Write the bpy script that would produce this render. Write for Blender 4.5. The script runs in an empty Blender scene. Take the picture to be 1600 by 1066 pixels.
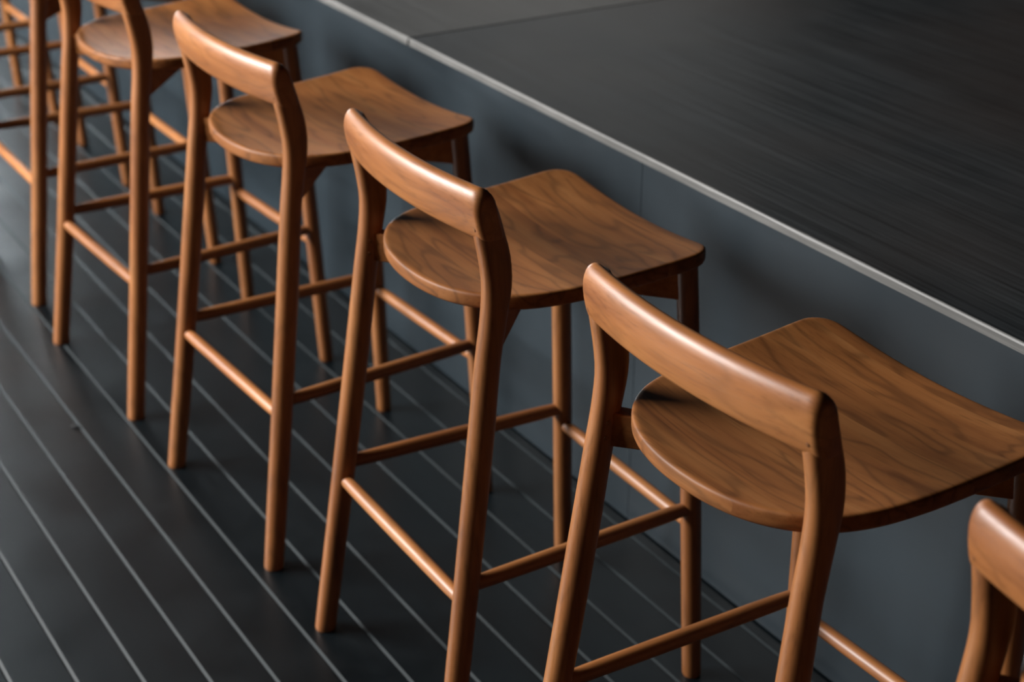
import bpy, math, random
from mathutils import Vector, Matrix

scene = bpy.context.scene
COL = scene.collection
random.seed(7)

# ---------------------------------------------------------------- camera
cam_d = bpy.data.cameras.new('camera')
cam_o = bpy.data.objects.new('camera', cam_d)
COL.objects.link(cam_o)
cR = Vector((0.5212165957, 0.8534048649, 0.0057790014))
cU = Vector((-0.3751611783, 0.2230368216, 0.8997269956))
cF = Vector((-0.7665424650, 0.4711206987, -0.4364148675))
m = Matrix.Identity(4)
for i in range(3):
    m[i][0], m[i][1], m[i][2] = cR[i], cU[i], -cF[i]
m.translation = Vector((1.96464429, -1.23128919, 1.70765399))
cam_o.matrix_world = m
cam_d.sensor_fit = 'HORIZONTAL'
cam_d.sensor_width = 36.0
cam_d.lens = 2589.37 / 1600.0 * 36.0
cam_d.clip_start = 0.05
cam_d.clip_end = 60
cam_d.dof.use_dof = True
cam_d.dof.focus_distance = 2.05
cam_d.dof.aperture_fstop = 4.2
scene.camera = cam_o

# ---------------------------------------------------------------- colour management, world, light
vs = scene.view_settings
vs.view_transform = 'Standard'
try:
    vs.look = 'None'
except Exception:
    pass
vs.exposure = 0.35
vs.gamma = 1.0
vs.use_curve_mapping = False

world = bpy.data.worlds.new('world')
scene.world = world
world.use_nodes = True
wb = world.node_tree.nodes['Background']
wb.inputs['Color'].default_value = (0.55, 0.72, 0.9, 1)
wb.inputs['Strength'].default_value = 0.003


def area(name, loc, target, sx, sy, energy, color, spread=180):
    d = bpy.data.lights.new(name, 'AREA')
    d.shape = 'RECTANGLE'
    d.size, d.size_y = sx, sy
    d.energy = energy
    d.color = color
    d.spread = math.radians(spread)
    o = bpy.data.objects.new(name, d)
    COL.objects.link(o)
    o.location = loc
    q = (Vector(target) - Vector(loc)).to_track_quat('-Z', 'Y')
    o.rotation_euler = q.to_euler()
    return o


# tall windows along the left side of the room, the glazed far end, and one lamp added for sheen
area('window_daylight_side', (-3.3, -3.9, 2.55), (-1.8, 0.1, 0.6), 3.0, 1.6, 600, (1.0, 0.98, 0.965))
area('window_daylight_far', (-8.6, 0.8, 1.15), (-2.5, 0.3, 0.2), 2.6, 1.5, 280, (0.86, 0.95, 1.0))
area('added_countertop_sheen_lamp', (-8.4, 5.6, 2.9), (-2.0, 1.2, 0.75), 2.6, 1.8, 10, (1.0, 0.97, 0.92))  # added lamp, stands for no known window; brightens the far countertop


# ---------------------------------------------------------------- node helpers
def new_mat(name):
    mt = bpy.data.materials.new(name)
    mt.use_nodes = True
    nt = mt.node_tree
    return mt, nt, nt.nodes['Principled BSDF']


def nd(nt, typ, **kw):
    n = nt.nodes.new(typ)
    for k, v in kw.items():
        setattr(n, k, v)
    return n


def math_n(nt, op, a, b=None, c=None):
    n = nd(nt, 'ShaderNodeMath', operation=op)
    for i, v in enumerate((a, b, c)):
        if v is None:
            continue
        if isinstance(v, (int, float)):
            n.inputs[i].default_value = v
        else:
            nt.links.new(v, n.inputs[i])
    return n.outputs[0]


def mix_col(nt, fac, a, b, mode='MIX'):
    n = nd(nt, 'ShaderNodeMix', data_type='RGBA', blend_type=mode)
    for sock, v in ((n.inputs[0], fac), (n.inputs[6], a), (n.inputs[7], b)):
        if isinstance(v, (int, float)):
            sock.default_value = v
        elif isinstance(v, tuple):
            sock.default_value = (v[0], v[1], v[2], 1)
        else:
            nt.links.new(v, sock)
    return n.outputs[2]


def ramp(nt, fac, stops):
    n = nd(nt, 'ShaderNodeValToRGB')
    el = n.color_ramp.elements
    while len(el) < len(stops):
        el.new(0.5)
    for e, (p, c) in zip(el, stops):
        e.position = p
        if isinstance(c, (int, float)):
            c = (c, c, c)
        e.color = (c[0], c[1], c[2], 1)
    nt.links.new(fac, n.inputs[0])
    return n.outputs[0]


def noise(nt, vec, scale, detail=4, rough=0.55, dist=0.0):
    n = nd(nt, 'ShaderNodeTexNoise')
    n.inputs['Scale'].default_value = scale
    n.inputs['Detail'].default_value = detail
    n.inputs['Roughness'].default_value = rough
    n.inputs['Distortion'].default_value = dist
    nt.links.new(vec, n.inputs['Vector'])
    return n.outputs['Fac']


def bump(nt, h, strength, distance, bsdf):
    n = nd(nt, 'ShaderNodeBump')
    n.inputs['Strength'].default_value = strength
    n.inputs['Distance'].default_value = distance
    nt.links.new(h, n.inputs['Height'])
    nt.links.new(n.outputs[0], bsdf.inputs['Normal'])


def combine(nt, x, y, z):
    n = nd(nt, 'ShaderNodeCombineXYZ')
    for i, v in enumerate((x, y, z)):
        if isinstance(v, (int, float)):
            n.inputs[i].default_value = v
        else:
            nt.links.new(v, n.inputs[i])
    return n.outputs[0]


def teak(name, axis, boards=0.0, tone=1.0, rough=0.44, figure=0.4, spec=0.6):
    """oiled teak, grain along one local axis; boards > 0 glues strips of that width side by side"""
    mt, nt, b = new_mat(name)
    tc = nd(nt, 'ShaderNodeTexCoord')
    sep = nd(nt, 'ShaderNodeSeparateXYZ')
    nt.links.new(tc.outputs['Object'], sep.inputs[0])
    oi = nd(nt, 'ShaderNodeObjectInfo')
    rnd = math_n(nt, 'MULTIPLY', oi.outputs['Random'], 37.0)
    tone *= 0.84
    ax = {'x': 0, 'y': 1, 'z': 2}[axis]
    others = [i for i in range(3) if i != ax]
    u = math_n(nt, 'ADD', sep.outputs[ax], rnd)
    v = sep.outputs[others[0]]
    w = sep.outputs[others[1]]
    bt = None
    if boards > 0:
        ids = math_n(nt, 'FLOOR', math_n(nt, 'ADD', math_n(nt, 'DIVIDE', v, boards), 0.35))
        wn = nd(nt, 'ShaderNodeTexWhiteNoise', noise_dimensions='2D')
        nt.links.new(combine(nt, ids, math_n(nt, 'MULTIPLY', oi.outputs['Random'], 91.0), 0.0), wn.inputs['Vector'])
        bt = wn.outputs['Value']
        u = math_n(nt, 'ADD', u, math_n(nt, 'MULTIPLY', bt, 11.0))
        w = math_n(nt, 'ADD', w, math_n(nt, 'MULTIPLY', bt, 5.0))
    big = noise(nt, combine(nt, math_n(nt, 'MULTIPLY', u, 3.2), math_n(nt, 'MULTIPLY', v, 15.0),
                            math_n(nt, 'MULTIPLY', w, 15.0)), 1.0, 2.0, 0.45, 0.25)
    rings = math_n(nt, 'SINE', math_n(nt, 'MULTIPLY', big, 44.0))
    rings01 = math_n(nt, 'MULTIPLY_ADD', rings, 0.5, 0.5)
    fine = noise(nt, combine(nt, math_n(nt, 'MULTIPLY', u, 14.0), math_n(nt, 'MULTIPLY', v, 330.0),
                             math_n(nt, 'MULTIPLY', w, 330.0)), 1.0, 3.0, 0.6)
    broad = noise(nt, combine(nt, math_n(nt, 'MULTIPLY', u, 1.8), math_n(nt, 'MULTIPLY', v, 26.0),
                              math_n(nt, 'MULTIPLY', w, 26.0)), 1.0, 3.0, 0.55)
    base = ramp(nt, broad, [(0.28, (0.280 * tone, 0.092 * tone, 0.023 * tone)),
                            (0.52, (0.420 * tone, 0.155 * tone, 0.042 * tone)),
                            (0.75, (0.520 * tone, 0.215 * tone, 0.066 * tone))])
    line = ramp(nt, rings01, [(0.0, 0.62), (0.18, 0.88), (0.5, 1.0), (1.0, 1.04)])
    c = mix_col(nt, figure, base, line, 'MULTIPLY')
    pores = ramp(nt, fine, [(0.30, 0.55), (0.45, 0.95), (0.6, 1.0), (0.78, 1.12)])
    c = mix_col(nt, 0.55, c, pores, 'MULTIPLY')
    vary = oi.outputs['Random'] if bt is None else bt
    amp = 0.30 if bt is not None else 0.22
    tn = math_n(nt, 'MULTIPLY_ADD', vary, amp, 1.0 - amp * 0.55)
    c = mix_col(nt, 1.0, c, combine(nt, tn, tn, tn), 'MULTIPLY')
    nt.links.new(c, b.inputs['Base Color'])
    b.inputs['Roughness'].default_value = rough
    nt.links.new(math_n(nt, 'MULTIPLY_ADD', fine, 0.16, rough - 0.08), b.inputs['Roughness'])
    b.inputs['Specular IOR Level'].default_value = spec
    bump(nt, math_n(nt, 'ADD', fine, math_n(nt, 'MULTIPLY', rings01, 0.15)), 0.10, 0.0008, b)
    return mt


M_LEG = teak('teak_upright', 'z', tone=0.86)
M_RAIL = teak('teak_lengthwise', 'x')
M_SIDE = teak('teak_crosswise', 'y', tone=0.8)
M_SEAT = teak('teak_seat_boards', 'x', boards=0.062, tone=0.74, rough=0.54, figure=0.8, spec=0.3)
M_UNDER = teak('teak_underframe', 'x', tone=0.95, rough=0.7, spec=0.2)
M_PLUG = teak('teak_plug', 'y', tone=0.6, rough=0.5)


def stained(name, c_lo, c_hi, rough, axis_scale=(2.0, 60.0, 60.0), spec=0.5, bstr=0.2, patch=None, objtone=0.0):
    mt, nt, b = new_mat(name)
    tc = nd(nt, 'ShaderNodeTexCoord')
    mp = nd(nt, 'ShaderNodeMapping')
    mp.inputs['Scale'].default_value = axis_scale
    nt.links.new(tc.outputs['Object'], mp.inputs['Vector'])
    g = noise(nt, mp.outputs[0], 1.0, 6.0, 0.65, 0.4)
    cl = noise(nt, tc.outputs['Object'], 2.3, 4.0, 0.6)
    f = math_n(nt, 'ADD', math_n(nt, 'MULTIPLY', g, 0.7), math_n(nt, 'MULTIPLY', cl, 0.3))
    c = ramp(nt, f, [(0.32, c_lo), (0.68, c_hi)])
    if patch:
        p = noise(nt, tc.outputs['Object'], 1.1, 3.0, 0.5)
        c = mix_col(nt, ramp(nt, p, [(0.48, 0.0), (0.7, 0.7)]), c, patch)
    nt.links.new(c, b.inputs['Base Color'])
    rr = math_n(nt, 'ADD', math_n(nt, 'MULTIPLY_ADD', cl, 0.22, rough - 0.11), math_n(nt, 'MULTIPLY_ADD', g, 0.16, -0.08))
    nt.links.new(rr, b.inputs['Roughness'])
    b.inputs['Specular IOR Level'].default_value = spec
    bump(nt, g, bstr, 0.001, b)
    return mt


def floor_mat():
    """dark grey boards; every board its own tone, faint scuffs"""
    mt, nt, b = new_mat('dark_board_floor')
    tc = nd(nt, 'ShaderNodeTexCoord')
    sep = nd(nt, 'ShaderNodeSeparateXYZ')
    nt.links.new(tc.outputs['Object'], sep.inputs[0])
    ids = math_n(nt, 'FLOOR', math_n(nt, 'DIVIDE', math_n(nt, 'ADD', sep.outputs[1], 0.112), 0.0948))
    wn = nd(nt, 'ShaderNodeTexWhiteNoise', noise_dimensions='1D')
    nt.links.new(ids, wn.inputs['W'])
    g = noise(nt, combine(nt, math_n(nt, 'MULTIPLY_ADD', wn.outputs['Value'], 9.0, math_n(nt, 'MULTIPLY', sep.outputs[0], 2.5)),
                          math_n(nt, 'MULTIPLY', sep.outputs[1], 90.0), 0.0), 1.0, 6.0, 0.6, 0.3)
    cl = noise(nt, tc.outputs['Object'], 7.0, 5.0, 0.6)
    sc = noise(nt, tc.outputs['Object'], 26.0, 3.0, 0.5)
    f = math_n(nt, 'ADD', math_n(nt, 'MULTIPLY', g, 0.45), math_n(nt, 'MULTIPLY', cl, 0.55))
    c = ramp(nt, f, [(0.3, (0.0014, 0.0032, 0.0042)), (0.7, (0.0036, 0.0070, 0.0090))])
    tn = math_n(nt, 'MULTIPLY_ADD', wn.outputs['Value'], 0.3, 0.85)
    c = mix_col(nt, 1.0, c, combine(nt, tn, tn, tn), 'MULTIPLY')
    nt.links.new(c, b.inputs['Base Color'])
    rr = math_n(nt, 'ADD', math_n(nt, 'MULTIPLY_ADD', cl, 0.25, 0.19), math_n(nt, 'MULTIPLY', sc, 0.10))
    nt.links.new(rr, b.inputs['Roughness'])
    b.inputs['Specular IOR Level'].default_value = 0.42
    bump(nt, g, 0.15, 0.001, b)
    return mt


M_FLOOR = floor_mat()
M_GROOVE = stained('worn_groove_edge', (0.0070, 0.0122, 0.0145), (0.0115, 0.0195, 0.0225), 0.60, (3.0, 40.0, 40.0), 0.4, 0.1)
M_GAP = stained('dark_joint', (0.003, 0.003, 0.004), (0.006, 0.006, 0.007), 0.8)
M_TOP = stained('black_stained_oak', (0.0070, 0.0080, 0.0088), (0.046, 0.051, 0.054), 0.43, (2.4, 120.0, 120.0), 0.5, 0.25,
                patch=(0.028, 0.021, 0.018))
M_TOP2 = stained('greyed_oak_painted_sheen', (0.022, 0.0225, 0.022), (0.085, 0.086, 0.084), 0.43, (2.4, 120.0, 120.0), 0.5, 0.25,
                 patch=(0.050, 0.044, 0.040))  # greyer slab, its colour lifted further to stand in for window sheen
M_EDGE = stained('worn_grey_slab_edge', (0.08, 0.08, 0.076), (0.21, 0.207, 0.196), 0.5, (5.0, 80.0, 160.0), 0.5, 0.5)
M_PANEL = stained('slate_grey_panel', (0.0085, 0.0152, 0.0205), (0.0160, 0.0272, 0.0355), 0.46, (1.5, 4.0, 7.0), 0.45, 0.06)


# ---------------------------------------------------------------- mesh helpers
class MB:
    def __init__(self):
        self.v, self.f, self.m = [], [], []

    def add(self, verts, faces, mi=0):
        o = len(self.v)
        self.v += [tuple(p) for p in verts]
        self.f += [tuple(i + o for i in f) for f in faces]
        self.m += [mi] * len(faces)

    def loft(self, rings, cap0=True, cap1=True, mi=0):
        n = len(rings[0])
        vs_ = [p for r in rings for p in r]
        fs = []
        for k in range(len(rings) - 1):
            for i in range(n):
                j = (i + 1) % n
                fs.append((k * n + i, k * n + j, (k + 1) * n + j, (k + 1) * n + i))
        if cap0:
            fs.append(tuple(reversed(range(n))))
        if cap1:
            fs.append(tuple(range((len(rings) - 1) * n, len(rings) * n)))
        self.add(vs_, fs, mi)

    def box(self, lo, hi, mi=0):
        x0, y0, z0 = lo
        x1, y1, z1 = hi
        self.add([(x0, y0, z0), (x1, y0, z0), (x1, y1, z0), (x0, y1, z0), (x0, y0, z1), (x1, y0, z1), (x1, y1, z1), (x0, y1, z1)],
                 [(0, 3, 2, 1), (4, 5, 6, 7), (0, 1, 5, 4), (1, 2, 6, 5), (2, 3, 7, 6), (3, 0, 4, 7)], mi)

    def build(self, name, mats, parent=None, smooth=True, angle=40):
        me = bpy.data.meshes.new(name)
        me.from_pydata(self.v, [], self.f)
        if not isinstance(mats, (list, tuple)):
            mats = [mats]
        for mt in mats:
            me.materials.append(mt)
        for p, mi in zip(me.polygons, self.m):
            p.material_index = mi
            p.use_smooth = smooth
        me.update()
        if smooth:
            me.set_sharp_from_angle(angle=math.radians(angle))
        o = bpy.data.objects.new(name, me)
        COL.objects.link(o)
        if parent is not None:
            o.parent = parent
        return o


def tag(o, label=None, cat=None, group=None, kind=None):
    if label:
        o['label'] = label
    if cat:
        o['category'] = cat
    if group:
        o['group'] = group
    if kind:
        o['kind'] = kind
    return o


def empty(name, loc, rz=0.0):
    o = bpy.data.objects.new(name, None)
    o.empty_display_size = 0.1
    COL.objects.link(o)
    o.location = loc
    o.rotation_euler = (0, 0, rz)
    return o


def interp(tab, t):
    """smooth (Catmull-Rom) interpolation in a table of (t, a, b, ...)"""
    if t <= tab[0][0]:
        return tab[0][1:]
    if t >= tab[-1][0]:
        return tab[-1][1:]
    for i in range(len(tab) - 1):
        if tab[i][0] <= t <= tab[i + 1][0]:
            break
    p1, p2 = tab[i], tab[i + 1]
    h = p2[0] - p1[0]
    s = (t - p1[0]) / h
    out = []
    for k in range(1, len(p1)):
        d1 = ((p2[k] - tab[i - 1][k]) / (p2[0] - tab[i - 1][0])) if i > 0 else (p2[k] - p1[k]) / h
        d2 = ((tab[i + 2][k] - p1[k]) / (tab[i + 2][0] - p1[0])) if i + 2 < len(tab) else (p2[k] - p1[k]) / h
        s2, s3 = s * s, s * s * s
        out.append((2 * s3 - 3 * s2 + 1) * p1[k] + (s3 - 2 * s2 + s) * h * d1 + (-2 * s3 + 3 * s2) * p2[k] + (s3 - s2) * h * d2)
    return out


def rod(a, b, r, n=20):
    """round rod with slightly tapered ends"""
    a, b = Vector(a), Vector(b)
    d = (b - a)
    L = d.length
    d.normalize()
    up = Vector((0, 0, 1)) if abs(d.z) < 0.9 else Vector((1, 0, 0))
    e1 = d.cross(up).normalized()
    e2 = d.cross(e1).normalized()
    mb = MB()
    rings = []
    for t, k in ((0, .86), (0.03, .90), (0.10, .97), (0.25, 1), (0.5, 1.02), (0.75, 1), (0.90, .97), (0.97, .90), (1, .86)):
        c = a + d * (L * t)
        rings.append([c + (e1 * math.cos(2 * math.pi * i / n) + e2 * math.sin(2 * math.pi * i / n)) * r * k for i in range(n)])
    mb.loft(rings)
    return mb


# ---------------------------------------------------------------- bar stool
# rear leg: height, centre x, centre y, width in x, depth in y
REAR = [(0.0, .2220, -.2780, .0330, .0340), (.004, .2219, -.2775, .0355, .0365), (.33, .2078, -.2335, .0375, .0385), (.56, .1982, -.2040, .0378, .0392),
        (.68, .1937, -.1895, .0360, .0372), (.74, .1922, -.1800, .0340, .0388), (.79, .1912, -.1745, .0325, .0435),
        (.835, .1908, -.1790, .0322, .0455), (.865, .1902, -.1860, .0330, .0435), (.895, .1898, -.1915, .0340, .0370), (.912, .1895, -.1945, .0336, .0300),
        (.922, .1888, -.1960, .0300, .0240), (.929, .1880, -.1970, .0200, .0160)]


def rear_leg(s):
    mb = MB()
    rings = []
    n = 28
    zs = [0, .002, .004] + [.02 + i * (.909 / 56) for i in range(57)]
    for z in zs:
        cx, cy, wx, wy = interp(REAR, z)
        e = 1.0 if z < .66 else 1.0 - .22 * min(1, (z - .66) / .16)       # rounder below, squarer above
        ring = []
        for i in range(n):
            a = 2 * math.pi * i / n * s
            c, q = math.cos(a), math.sin(a)
            ring.append((s * cx + wx / 2 * math.copysign(abs(c) ** e, c), cy + wy / 2 * math.copysign(abs(q) ** e, q), z))
        rings.append(ring)
    mb.loft(rings)
    return mb


FRONT = [(0.0, .2023, .1967, .0290), (.004, .2022, .1964, .0315), (.30, .1930, .1830, .0335), (.50, .1870, .1730, .0335), (.70, .1800, .1600, .0335), (.745, .1785, .1570, .0335)]


def front_leg(s):
    mb = MB()
    rings = []
    n = 24
    for z in [0, .002, .004] + [.03 + i * (.715 / 24) for i in range(25)]:
        cx, cy, w = interp(FRONT, z)
        rings.append([(s * cx + w / 2 * math.cos(2 * math.pi * i / n * s), cy + w / 2 * math.sin(2 * math.pi * i / n * s), z) for i in range(n)])
    mb.loft(rings)
    return mb


def seat_z(x, y):
    a = min(1.0, abs(x) / .207)
    fr = max(0.0, min(1.0, (y + .02) / .20))
    rr = max(0.0, min(1.0, (-y - .06) / .15))
    return .7475 + .0185 * a ** 2.0 * (.70 + .30 * fr) + .0075 * fr * fr + .0050 * rr * rr


def seat_outline():
    half = [(0, -.2175), (.030, -.2165), (.060, -.2130), (.090, -.2060), (.118, -.1945), (.143, -.1785), (.164, -.1580),
            (.181, -.1320), (.192, -.1030), (.199, -.0700), (.203, -.0300), (.2055, .0150), (.2070, .0600), (.2080, .1050)]
    cx, cy, r = .1640, .1460, .0445
    half += [(.2085, .1300)]
    for k in range(1, 10):
        a = math.radians(k * 9)
        half.append((cx + r * math.cos(a), cy + r * math.sin(a)))
    half += [(.150, .1912), (.110, .1920), (.070, .1922), (.035, .1922), (0, .1922)]
    # resample finely
    tab = [(i, p[0], p[1]) for i, p in enumerate(half)]
    n = 96
    d = [0]
    pts = [interp(tab, i * (len(half) - 1) / 600) for i in range(601)]
    for i in range(600):
        d.append(d[-1] + math.hypot(pts[i + 1][0] - pts[i][0], pts[i + 1][1] - pts[i][1]))
    out = []
    j = 0
    for k in range(n + 1):
        t = d[-1] * k / n
        while j < 599 and d[j + 1] < t:
            j += 1
        s = (t - d[j]) / max(1e-9, d[j + 1] - d[j])
        out.append((pts[j][0] + (pts[j + 1][0] - pts[j][0]) * s, pts[j][1] + (pts[j + 1][1] - pts[j][1]) * s))
    left = [(-p[0], p[1]) for p in out[1:-1]][::-1]
    return out + left                                        # counter-clockwise from the rear centre


def seat_mesh():
    o = seat_outline()
    n = len(o)
    nor = []
    for i in range(n):
        a, b = o[i - 1], o[(i + 1) % n]
        tx, ty = b[0] - a[0], b[1] - a[1]
        l = math.hypot(tx, ty)
        nor.append((ty / l, -tx / l))
    T = .0245
    # (inset, drop below the top surface)
    prof = [(.0075, 0.0), (.0048, .0002), (.0025, .0010), (.0009, .0024), (0.0002, .0046), (.0, .0080), (.0002, .0140), (.0005, .0190), (.0018, .0218), (.0042, .0236), (.0080, T)]
    mb = MB()
    rings = []
    top0 = [(o[i][0] - nor[i][0] * .0075, o[i][1] - nor[i][1] * .0075) for i in range(n)]
    cx, cy = 0.0, .0
    for k in (0.02, .1, .2, .3, .4, .5, .6, .7, .8, .88, .94, .98):
        r = []
        for p in top0:
            x, y = cx + (p[0] - cx) * k, cy + (p[1] - cy) * k
            r.append((x, y, seat_z(x, y)))
        rings.append(r)
    for ins, dr in prof:
        r = []
        for i in range(n):
            x, y = o[i][0] - nor[i][0] * ins, o[i][1] - nor[i][1] * ins
            r.append((x, y, seat_z(x, y) - dr))
        rings.append(r)
    for k in (.8, .6, .4, .2, .02):
        r = []
        for p in top0:
            x, y = p[0] * k, p[1] * k
            r.append((x, y, seat_z(x, y) - T))
        rings.append(r)
    rings = [list(reversed(r)) for r in rings]
    mb.loft(rings)
    return mb


def back_rail():
    """curved top rail: rounded section swept along a shallow bow, ends rounded over"""
    mb = MB()
    xe, z0, h = .2078, .8615, .0740
    rings = []
    N = 96
    for k in range(N + 1):
        s = math.sin((-1 + 2 * k / N) * math.pi / 2)
        x = xe * s
        q = 1 - (x / xe) ** 2
        yc = -.1965 - .0235 * q
        d = xe - abs(x)
        r, R = .0085, .0160
        ins = 0.0 if d >= r else r - math.sqrt(max(0.0, r * r - (r - d) ** 2))
        ins = min(ins, .0080)
        drop = 0.0 if d >= R else R - math.sqrt(max(0.0, R * R - (R - d) ** 2))
        drop = min(drop, .0150)
        a = .0172 - ins
        H = h - drop
        # half section, u toward the back of the stool: crowned back face, wide roll over the top
        prof = [(-.0172, .006), (-.0166, .0022), (-.0145, .0004), (-.011, 0.0), (.011, 0.0), (.0145, .0005), (.0166, .0024), (.0176, .0060), (.0184, .0130), (.0187, .0220), (.0184, .0320),
                (.0175, .0415), (.0160, .0495), (.0138, .0565), (.0109, .0626), (.0074, .0677), (.0034, .0714), (-.0008, .0735), (-.0048, .0739),
                (-.0086, .0729), (-.0120, .0702), (-.0149, .0657), (-.0168, .0600), (-.0174, .0520), (-.0173, .0300)]
        ring = []
        for u, z in prof:
            uu = u * a / .0172
            zz = z * H / h
            lean = .24 * (zz - .045)
            ring.append((x, yc - uu - lean, z0 + zz))
        rings.append(list(reversed(ring)))
    mb.loft(rings)
    return mb


def cross_rail(s):
    """diagonal rail under the seat, rear leg on side s to the front leg opposite"""
    a = Vector((s * .192, -.182, 0))
    b = Vector((-s * .178, .157, 0))
    d = (b - a).normalized()
    p = Vector((-d.y, d.x, 0))
    mb = MB()
    w = .0115
    rings = []
    L = (b - a).length
    for t in (0, .1, .2, .35, .5, .65, .8, .9, 1):
        c = a + d * (L * t)
        top = seat_z(c.x, c.y) - .0235
        top = min(top, .7365)
        bot = .6885
        r, ch = [], .0018
        for (u, z) in ((-w + ch, bot), (w - ch, bot), (w, bot + ch), (w, top - ch), (w - ch, top), (-w + ch, top), (-w, top - ch), (-w, bot + ch)):
            q = c + p * u
            r.append((q.x, q.y, z))
        rings.append(r)
    mb.loft(rings)
    return mb


def plug(c, nrm, r=.0033):
    c, nrm = Vector(c), Vector(nrm).normalized()
    up = Vector((0, 0, 1))
    e1 = nrm.cross(up).normalized()
    e2 = nrm.cross(e1).normalized()
    mb = MB()
    rings = []
    n = 16
    for k, dz in ((1, -.003), (1, .00015), (.85, .00035), (.3, .0004)):
        rings.append([c + nrm * dz + (e1 * math.cos(2 * math.pi * i / n) + e2 * math.sin(2 * math.pi * i / n)) * r * k for i in range(n)])
    mb.loft(rings)
    return mb


def leg_at(tab, z):
    v = interp(tab, z)
    return v[0], v[1]


def make_stool():
    root = empty('bar_stool', (0, 0, 0))
    seat = seat_mesh().build('seat', M_SEAT, root, angle=60)
    rail = back_rail().build('backrest', M_RAIL, root, angle=60)
    for s in (-1, 1):
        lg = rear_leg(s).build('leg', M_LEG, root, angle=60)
        # plug marks on the inner face of the leg, where the cross rail is pegged
        for z in (.724, .703):
            cx, cy, wx, wy = interp(REAR, z)
            a = math.radians(-14) if s < 0 else math.radians(194)
            nx, ny = math.cos(a), math.sin(a)
            e = 1.0 - .22 * min(1, (z - .66) / .16)
            plug((s * cx + wx / 2 * math.copysign(abs(nx) ** e, nx) + nx * .0004, cy + wy / 2 * math.copysign(abs(ny) ** e, ny), z), (nx, ny, 0)).build('dowel_plug', M_PLUG, lg)
        plug((s * .1930, -.1965 - .0235 * (1 - (.1930 / .2078) ** 2) - .0182 + .24 * (.045 - .0155), .877), (0, -1, -.2)).build('dowel_plug', M_PLUG, rail)
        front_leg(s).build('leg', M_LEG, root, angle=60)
    cross_rail(1).build('cross_rail', M_UNDER, root)
    cross_rail(-1).build('cross_rail', M_UNDER, root)
    zf, zs, zr = .2925, .3245, .2965
    x, y = leg_at(REAR, zr)
    rod((-x + .005, y, zr), (x - .005, y, zr), .0115).build('footrest', M_RAIL, root)
    x, y = leg_at(FRONT, zf)
    rod((-x + .005, y, zf), (x - .005, y, zf), .0115).build('footrest', M_RAIL, root)
    for s in (-1, 1):
        xr, yr = leg_at(REAR, zs)
        xf, yf = leg_at(FRONT, zs)
        rod((s * xr, yr + .004, zs), (s * xf, yf - .004, zs), .0122).build('stretcher', M_SIDE, root)
    return root


def copy_tree(o, parent=None):
    c = o.copy()
    COL.objects.link(c)
    if parent is not None:
        c.parent = parent
    for ch in list(o.children):
        copy_tree(ch, c)
    return c


# ---------------------------------------------------------------- the setting: floor
P, Y0 = 0.0948, -0.112
FX0, FX1 = -9.5, 3.2
fl = MB()
k0, k1 = -36, 27
for k in range(k0, k1):
    ya, yb = Y0 + P * k, Y0 + P * (k + 1)
    # board top, then the joint: a thin dark slot and a worn chamfer that rises to the next board
    a = ya + .0046
    b = yb - .0036
    fl.add([(FX0, a, 0), (FX1, a, 0), (FX1, b, 0), (FX0, b, 0)], [(0, 1, 2, 3)], 0)
    fl.add([(FX0, b, 0), (FX1, b, 0), (FX1, b + .0012, -.0045), (FX0, b + .0012, -.0045)], [(0, 1, 2, 3)], 2)
    fl.add([(FX0, b + .0012, -.0045), (FX1, b + .0012, -.0045), (FX1, b + .0022, -.0028), (FX0, b + .0022, -.0028)], [(0, 1, 2, 3)], 2)
    fl.add([(FX0, b + .0022, -.0028), (FX1, b + .0022, -.0028), (FX1, b + .0082, 0), (FX0, b + .0082, 0)], [(0, 1, 2, 3)], 1)
ya, yb = Y0 + P * k0, Y0 + P * k1
fl.add([(FX0, ya, -.06), (FX1, ya, -.06), (FX1, yb, -.06), (FX0, yb, -.06)], [(3, 2, 1, 0)], 0)
floor = fl.build('floor', [M_FLOOR, M_GROOVE, M_GAP], smooth=False)
tag(floor, 'dark grey board floor with pale grooves between boards', kind='structure')

# ---------------------------------------------------------------- counter
YP, ZT, TH = .390, .747, .0155
SEAM = -1.098
CX0, CX1, CY1 = -9.0, 3.0, 2.60


def slab(name, x0, x1, top, label):
    mb = MB()
    e0 = YP - .0035
    # top field, worn pale arris, pale front edge with small nicks along it
    n = max(2, int((x1 - x0) / .02))
    rings = []
    rnd = random.Random(int(x1 * 100))
    w = 0.0
    for i in range(n + 1):
        x = x0 + (x1 - x0) * i / n
        w = .82 * w + rnd.gauss(0, .00035)
        c = .0022 + abs(w) * .9
        rings.append((x, [(e0 + .0003 + w * .5, ZT - TH), (e0 + w * .3, ZT - c * 1.4), (e0 + c * .55, ZT - c * .35), (e0 + c * 1.3, ZT), (CY1, ZT), (CY1, ZT - TH)]))
    vs_, fs, ms = [], [], []
    for x, r in rings:
        vs_ += [(x, p[0], p[1]) for p in r]
    for i in range(n):
        for j in range(6):
            a, b = i * 6 + j, i * 6 + (j + 1) % 6
            fs.append((a, a + 6, b + 6, b))
            ms.append(1 if j in (0, 1, 2) else 0)
    o = len(mb.v)
    mb.add(vs_, fs)
    mb.m = ms
    mb.add([vs_[j] for j in range(6)], [(0, 1, 2, 3, 4, 5)], 0)
    mb.add([vs_[n * 6 + j] for j in range(6)], [(5, 4, 3, 2, 1, 0)], 0)
    ob = mb.build(name, [top, M_EDGE], smooth=False)
    tag(ob, label, 'countertop', 'slabs of the bar countertop')
    return ob


slab('countertop', SEAM + .0034, CX1, M_TOP, 'long black-stained wood countertop slab running to the right edge of the photo')
slab('countertop', CX0, SEAM - .0034, M_TOP2, 'shorter countertop slab beyond the seam, greyer, with painted daylight sheen, at the top of the photo')

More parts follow.
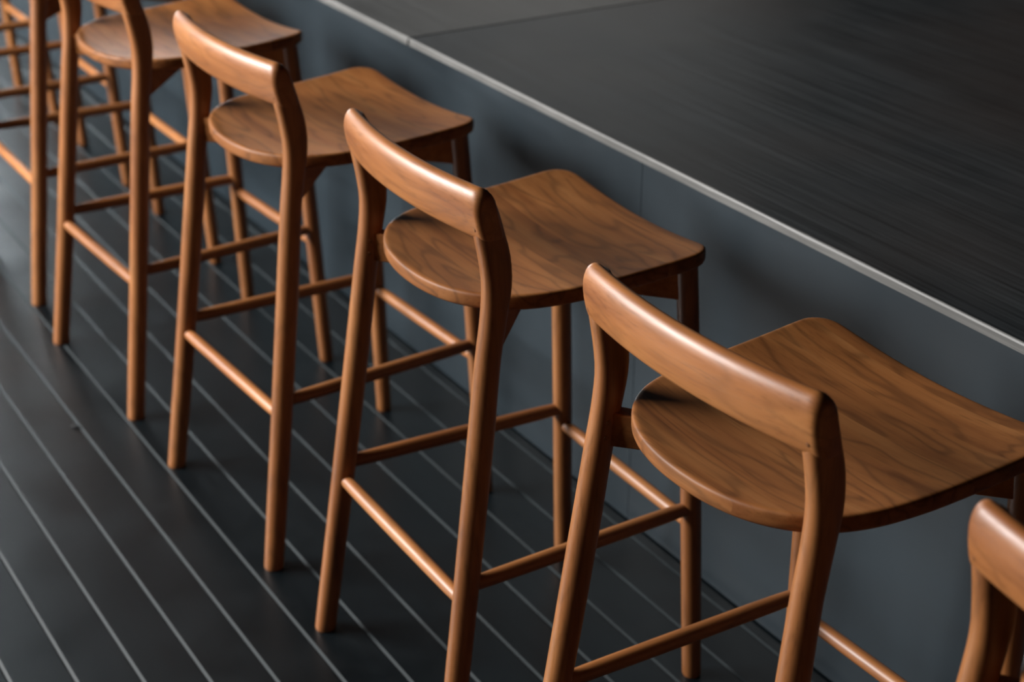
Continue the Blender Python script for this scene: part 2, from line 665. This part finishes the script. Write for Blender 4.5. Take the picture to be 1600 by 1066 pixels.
cb = empty('bar_counter', (0, YP, 0))
tag(cb, 'dark slate-grey front of the long bar counter behind the row of stools', 'counter')
seams = [CX0, -5.12, -2.68, -0.243, 2.197, CX1]
for a, b in zip(seams[:-1], seams[1:]):
    mb = MB()
    x0, x1, g = a + .0003, b - .0003, .0006
    zt = ZT - TH - .0012
    y0, y1, z0 = 0.0, .020, .004
    mb.add([(x0, y0 + g, z0), (x1, y0 + g, z0), (x1, y0 + g, zt), (x0, y0 + g, zt), (x0 + g, y0, z0), (x1 - g, y0, z0), (x1 - g, y0, zt), (x0 + g, y0, zt),
            (x0, y1, z0), (x1, y1, z0), (x1, y1, zt), (x0, y1, zt)],
           [(4, 5, 6, 7), (0, 4, 7, 3), (5, 1, 2, 6), (8, 11, 10, 9), (0, 3, 11, 8), (1, 9, 10, 2), (3, 7, 6, 2, 10, 11), (0, 8, 9, 1, 5, 4)])
    mb.build('front_panel', M_PANEL, cb, smooth=False)
body = MB()
body.box((CX0 + .01, .0206, .002), (CX1 - .01, CY1 - YP - .03, ZT - TH - .0006))
body.build('carcass', M_GAP, cb, smooth=False)

# ---------------------------------------------------------------- the stools, nearest first
GROUP = 'teak bar stools lined up along the counter'
stools = [
    (1.2980, .0020, .0065, 'nearest teak bar stool, cut off by the bottom right corner of the photo'),
    (.6670, .0044, .0240, 'large teak bar stool right of centre, its whole curved backrest in sharp focus'),
    (0.0, .0130, -.0170, 'teak bar stool in the middle of the photo, second whole backrest from the right'),
    (-.6786, .0086, .0390, 'teak bar stool left of centre whose backrest top just clears the upper photo edge'),
    (-1.3632, -.0120, .0505, 'blurred teak bar stool at top left with its backrest cut off by the upper edge'),
    (-2.0354, -.0036, .0072, 'blurred bar stool at the left edge showing one long rear leg to the floor'),
    (-2.7100, 0.0, 0.0, 'far blurred bar stool at the left edge, mostly its stretchers and front legs seen'),
    (-3.3850, 0.0, 0.0, 'farthest bar stool, only blurred front legs and footrest in the top left corner'),
]
proto = make_stool()
for i, (x, y, rz, lab) in enumerate(stools):
    o = proto if i == 0 else copy_tree(proto)
    o.location = (x, y, 0)
    o.rotation_euler = (0, 0, rz)
    tag(o, lab, 'bar stool', GROUP)

# ---------------------------------------------------------------- a chip of bark on the floor
chip = MB()
rr = random.Random(3)
rings = []
for k, (t, hw, h0, h1) in enumerate(((-.011, .0010, .0010, .0016), (-.007, .0035, .0006, .0038), (-.001, .0048, .0004, .0056), (.005, .0040, .0004, .0050), (.010, .0012, .0008, .0020))):
    ring = []
    for j in range(10):
        an = 2 * math.pi * j / 10
        ring.append((t + rr.uniform(-.0006, .0006), hw * math.cos(an), (h0 + h1) / 2 + (h1 - h0) / 2 * math.sin(an)))
    rings.append(ring)
chip.loft(rings)
ch = chip.build('wood_chip', M_GAP, None)
ch.location = (-1.151, -.4045, -.0003)
ch.rotation_euler = (0, 0, math.radians(35))
tag(ch, 'tiny dark chip lying on the floor boards left of the stools', 'debris')
